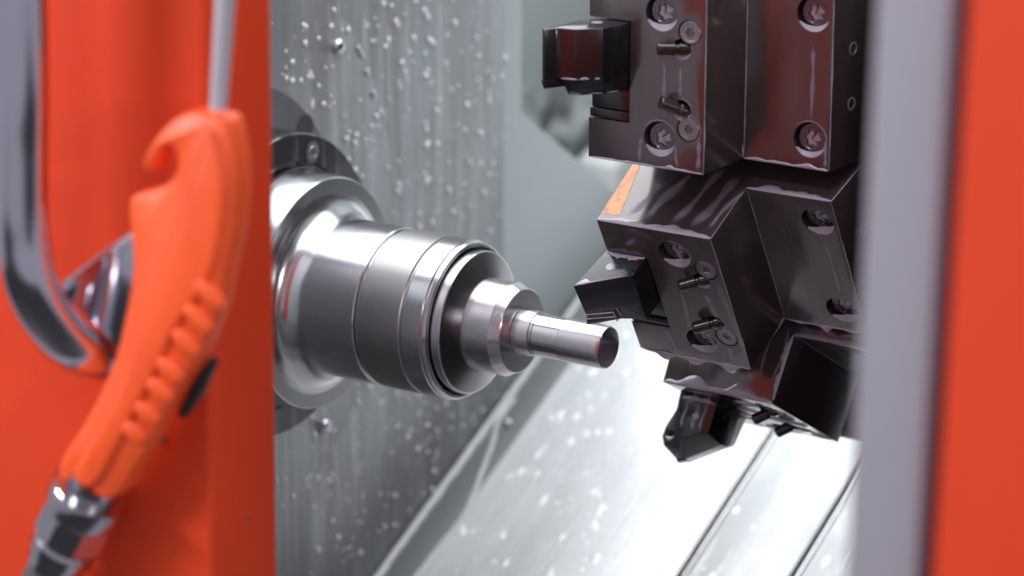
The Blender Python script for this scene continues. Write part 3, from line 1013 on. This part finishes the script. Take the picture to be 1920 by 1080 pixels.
cyl(b_, doorv(-12, -379, 62), (0, -1, 0), 3.2, 2.4, 20)
mesh('door_screw', b_, M_hose, door)
b_ = bmesh.new()
dome(b_, doorv(DX, -352, 20), (1, 0, 0), 1.3, .25, 14)
mesh('paint_chip', b_, M_hose, door)

# air blow gun hanging in front of the door
GY = -400.0
gun = tag(empty('air_blow_gun', (-.03, GY * K, .04)), 'orange air blow gun hanging nozzle up against the red door', 'blow gun')
def gv(x, y, z):
    return (x + 30, y - GY, z - 40)
outl = [(33.1, 226.5), (42.9, 226.9), (49.8, 225.7), (53.7, 220.1), (56.1, 205.4), (56.2, 191.5), (53.7, 174.8), (49.0, 157.6), (46.1, 146.5), (43.6, 137.8), (36.4, 122.1), (30.3, 111.3), (20.2, 97.3), (10.9, 82.0), (3.8, 68.2), (-5.1, 55.2), (-13.7, 42.8), (-21.5, 37.9), (-33.7, 38.0), (-42.8, 40.5), (-50.3, 44.9), (-48.1, 55.6), (-36.6, 71.8), (-26.7, 87.4), (-15.8, 108.0), (-8.9, 128.9), (-3.9, 149.1), (-3.8, 163.6), (-4.7, 176.6), (-2.3, 184.1), (5.0, 187.6), (14.8, 191.2), (21.6, 197.6), (22.6, 204.6), (19.4, 206.6), (15.0, 201.6), (10.6, 194.0), (3.2, 194.6), (5.1, 202.5), (12.8, 213.4), (23.1, 222.4)]
sm_ = [(p.x, p.y) for p in smooth_path([(x, z, 0) for x, z in outl], 3, True)]
def inset(poly, d):
    n = len(poly); out = []
    for i in range(n):
        a, b, c = Vector(poly[i - 1]), Vector(poly[i]), Vector(poly[(i + 1) % n])
        t = (c - a).normalized()
        nrm = Vector((t.y, -t.x))          # outline runs clockwise: this points inwards
        out.append(b + nrm * d)
    return out
b_ = bmesh.new()
layers = [(2.2, 3.1), (2.7, 2.6), (4.0, 2.0), (6, 1.7), (11, 1.7), (13.2, 2.0), (14.6, 2.6), (15.2, 3.1)]
rows = []
for dy, ins in layers:
    rows.append([b_.verts.new(Vector(gv(p[0], GY - 10 + dy, p[1])) * K) for p in inset(sm_, ins)])
for a, b in zip(rows, rows[1:]):
    for i in range(len(a)):
        j = (i + 1) % len(a)
        b_.faces.new((a[i], a[j], b[j], b[i]))
b_.faces.new(rows[0]); b_.faces.new(rows[-1])
mesh('gun_body', b_, M_orange, gun, 50)
b_ = bmesh.new()
grip = [(44, 219), (50, 204), (50.5, 190), (48, 175), (43, 158), (36, 146), (22, 128), (10, 106), (-4, 82), (-16, 62), (-26, 47), (-34, 45), (-38, 50), (-28, 66), (-12, 92), (0, 118), (8, 140), (16, 165), (28, 190), (36, 210)]
gs = [(p.x, p.y) for p in smooth_path([(x, z, 0) for x, z in grip], 4, True)]
rows = [[b_.verts.new(Vector(gv(p[0], GY - yy, p[1])) * K) for p in inset(gs, ins)] for yy, ins in ((7.5, -.6), (9.2, 0), (10.2, .8), (10.6, 2.2))]
for a, b in zip(rows, rows[1:]):
    for i in range(len(a)):
        j = (i + 1) % len(a)
        b_.faces.new((a[i], a[j], b[j], b[i]))
b_.faces.new(rows[-1])
mesh('grip_panel', b_, M_orange, gun, 50)
for i, (x, z) in enumerate(((40.5, 147), (34, 135), (27, 123), (18, 109), (12, 98.5), (4.5, 86.5), (-3.2, 76))):
    b_ = bmesh.new()
    d = Vector((.84, 0, -.54)) if i < 3 else Vector((.9, 0, -.43))
    w = (13, 12.5, 12, 11.5, 11, 10.5, 10)[i]
    p0, p1 = Vector((x, GY - 10.3, z)) - d * w * .55, Vector((x, GY - 8.5, z)) + d * w * .72
    q = [p0.lerp(p1, t / 8) for t in range(9)]
    tube(b_, [gv(*v) for v in q], [4.6 * math.sin(PI * (t + .7) / 9.4) ** .5 for t in range(9)], 16, .34)
    mesh('finger_rib', b_, M_orange, gun, 80)
b_ = bmesh.new()
tube(b_, [gv(*v) for v in ((41.3, GY, 215), (41.2, GY, 226), (46.4, GY, 272), (55, GY, 348))], [3.7, 3.7, 4.3, 4.9], 24, 1)
mesh('nozzle_tube', b_, M_alu, gun)
ca, cd = Vector((-34, GY, 42)), Vector((-.505, 0, -.863))
b_ = bmesh.new()
def gl(prof, seg, m, name):
    b = bmesh.new()
    u = cd.cross(Vector((0, 1, 0))).normalized(); v = Vector((0, 1, 0))
    rings = []
    for h, r in prof:
        rings.append([b.verts.new(Vector(gv(*(ca + cd * h + (u * math.cos(2 * PI * i / seg) + v * math.sin(2 * PI * i / seg)) * r))) * K) for i in range(seg)])
    for a, c in zip(rings, rings[1:]):
        for i in range(seg):
            j = (i + 1) % seg
            b.faces.new((a[i], a[j], c[j], c[i]))
    b.faces.new(rings[0]); b.faces.new(rings[-1])
    return mesh(name, b, m, gun, 28)
gl([(-4, 12), (3, 12.5), (3.2, 17.8), (5, 18.6), (12, 18.6), (13, 17.2), (15, 17.2)], 40, M_nickel, 'coupling_collar')
gl([(13.5, 13.5), (15.5, 15.6), (16.6, 17.2), (31, 17.2), (32.2, 15.6), (34.5, 13.5)], 8, M_nickel, 'hex_nut')
gl([(34, 14.2), (36, 15.4), (42, 15.4), (43, 13.5), (50, 13.5)], 40, M_nickel, 'hose_ferrule')
gl([(49, 11.5), (70, 11.5), (120, 11.5), (240, 11.5)], 32, M_hose, 'hose')
b_ = bmesh.new()
lv = [(-3, 166), (-10.5, 163.5), (-28.7, 150.5), (-44, 139), (-50.5, 134.5), (-49.5, 127), (-40, 121), (-28.9, 114.8), (-19, 105), (-10, 110), (-2, 135)]
prism(b_, lv, (GY + 1, GY + 11), lambda a, b, e: gv(a, e, b))
bev(b_, 2.6, 3)
mesh('thumb_lever', b_, M_chrome, gun)
b_ = bmesh.new()
prism(b_, [(30, 113), (31.5, 109), (23, 93), (14, 81), (11, 83), (19, 98)], (GY + 3, GY + 9), lambda a, b, e: gv(a, e, b))
bev(b_, 1.2, 2)
mesh('back_clip', b_, M_black, gun)

# ---------------------------------------------------------------- right-hand door, close to the lens
rd = tag(empty('front_door', (.3912, -.5096, .2337)), 'blurred red door with pale grey edge profile, right of the opening', 'door')
rd.rotation_euler = (0, .021, 0)
def rv(x, y, z):
    return (x - 393.3, y + 509.6, z - 233.7)
b_ = bmesh.new()
prism(b_, [(393.3, -509.6), (421, -509.6), (421, -480), (393.3, -480)], (-300, 800), lambda a, b, e: rv(a, b, e))
bev(b_, 2.5, 3)
mesh('edge_profile', b_, M_grey, rd)
b_ = bmesh.new()
prism(b_, [(421.1, -504.5), (427.4, -504.5), (427.4, -482), (421.1, -482)], (-300, 800), lambda a, b, e: rv(a, b, e))
mesh('rubber_seal', b_, M_seal, rd)
b_ = bmesh.new()
prism(b_, [(427.5, -513), (900, -513), (900, -470), (427.5, -470)], (-300, 800), lambda a, b, e: rv(a, b, e))
bev(b_, 2.0, 3)
mesh('door_panel', b_, M_red, rd)
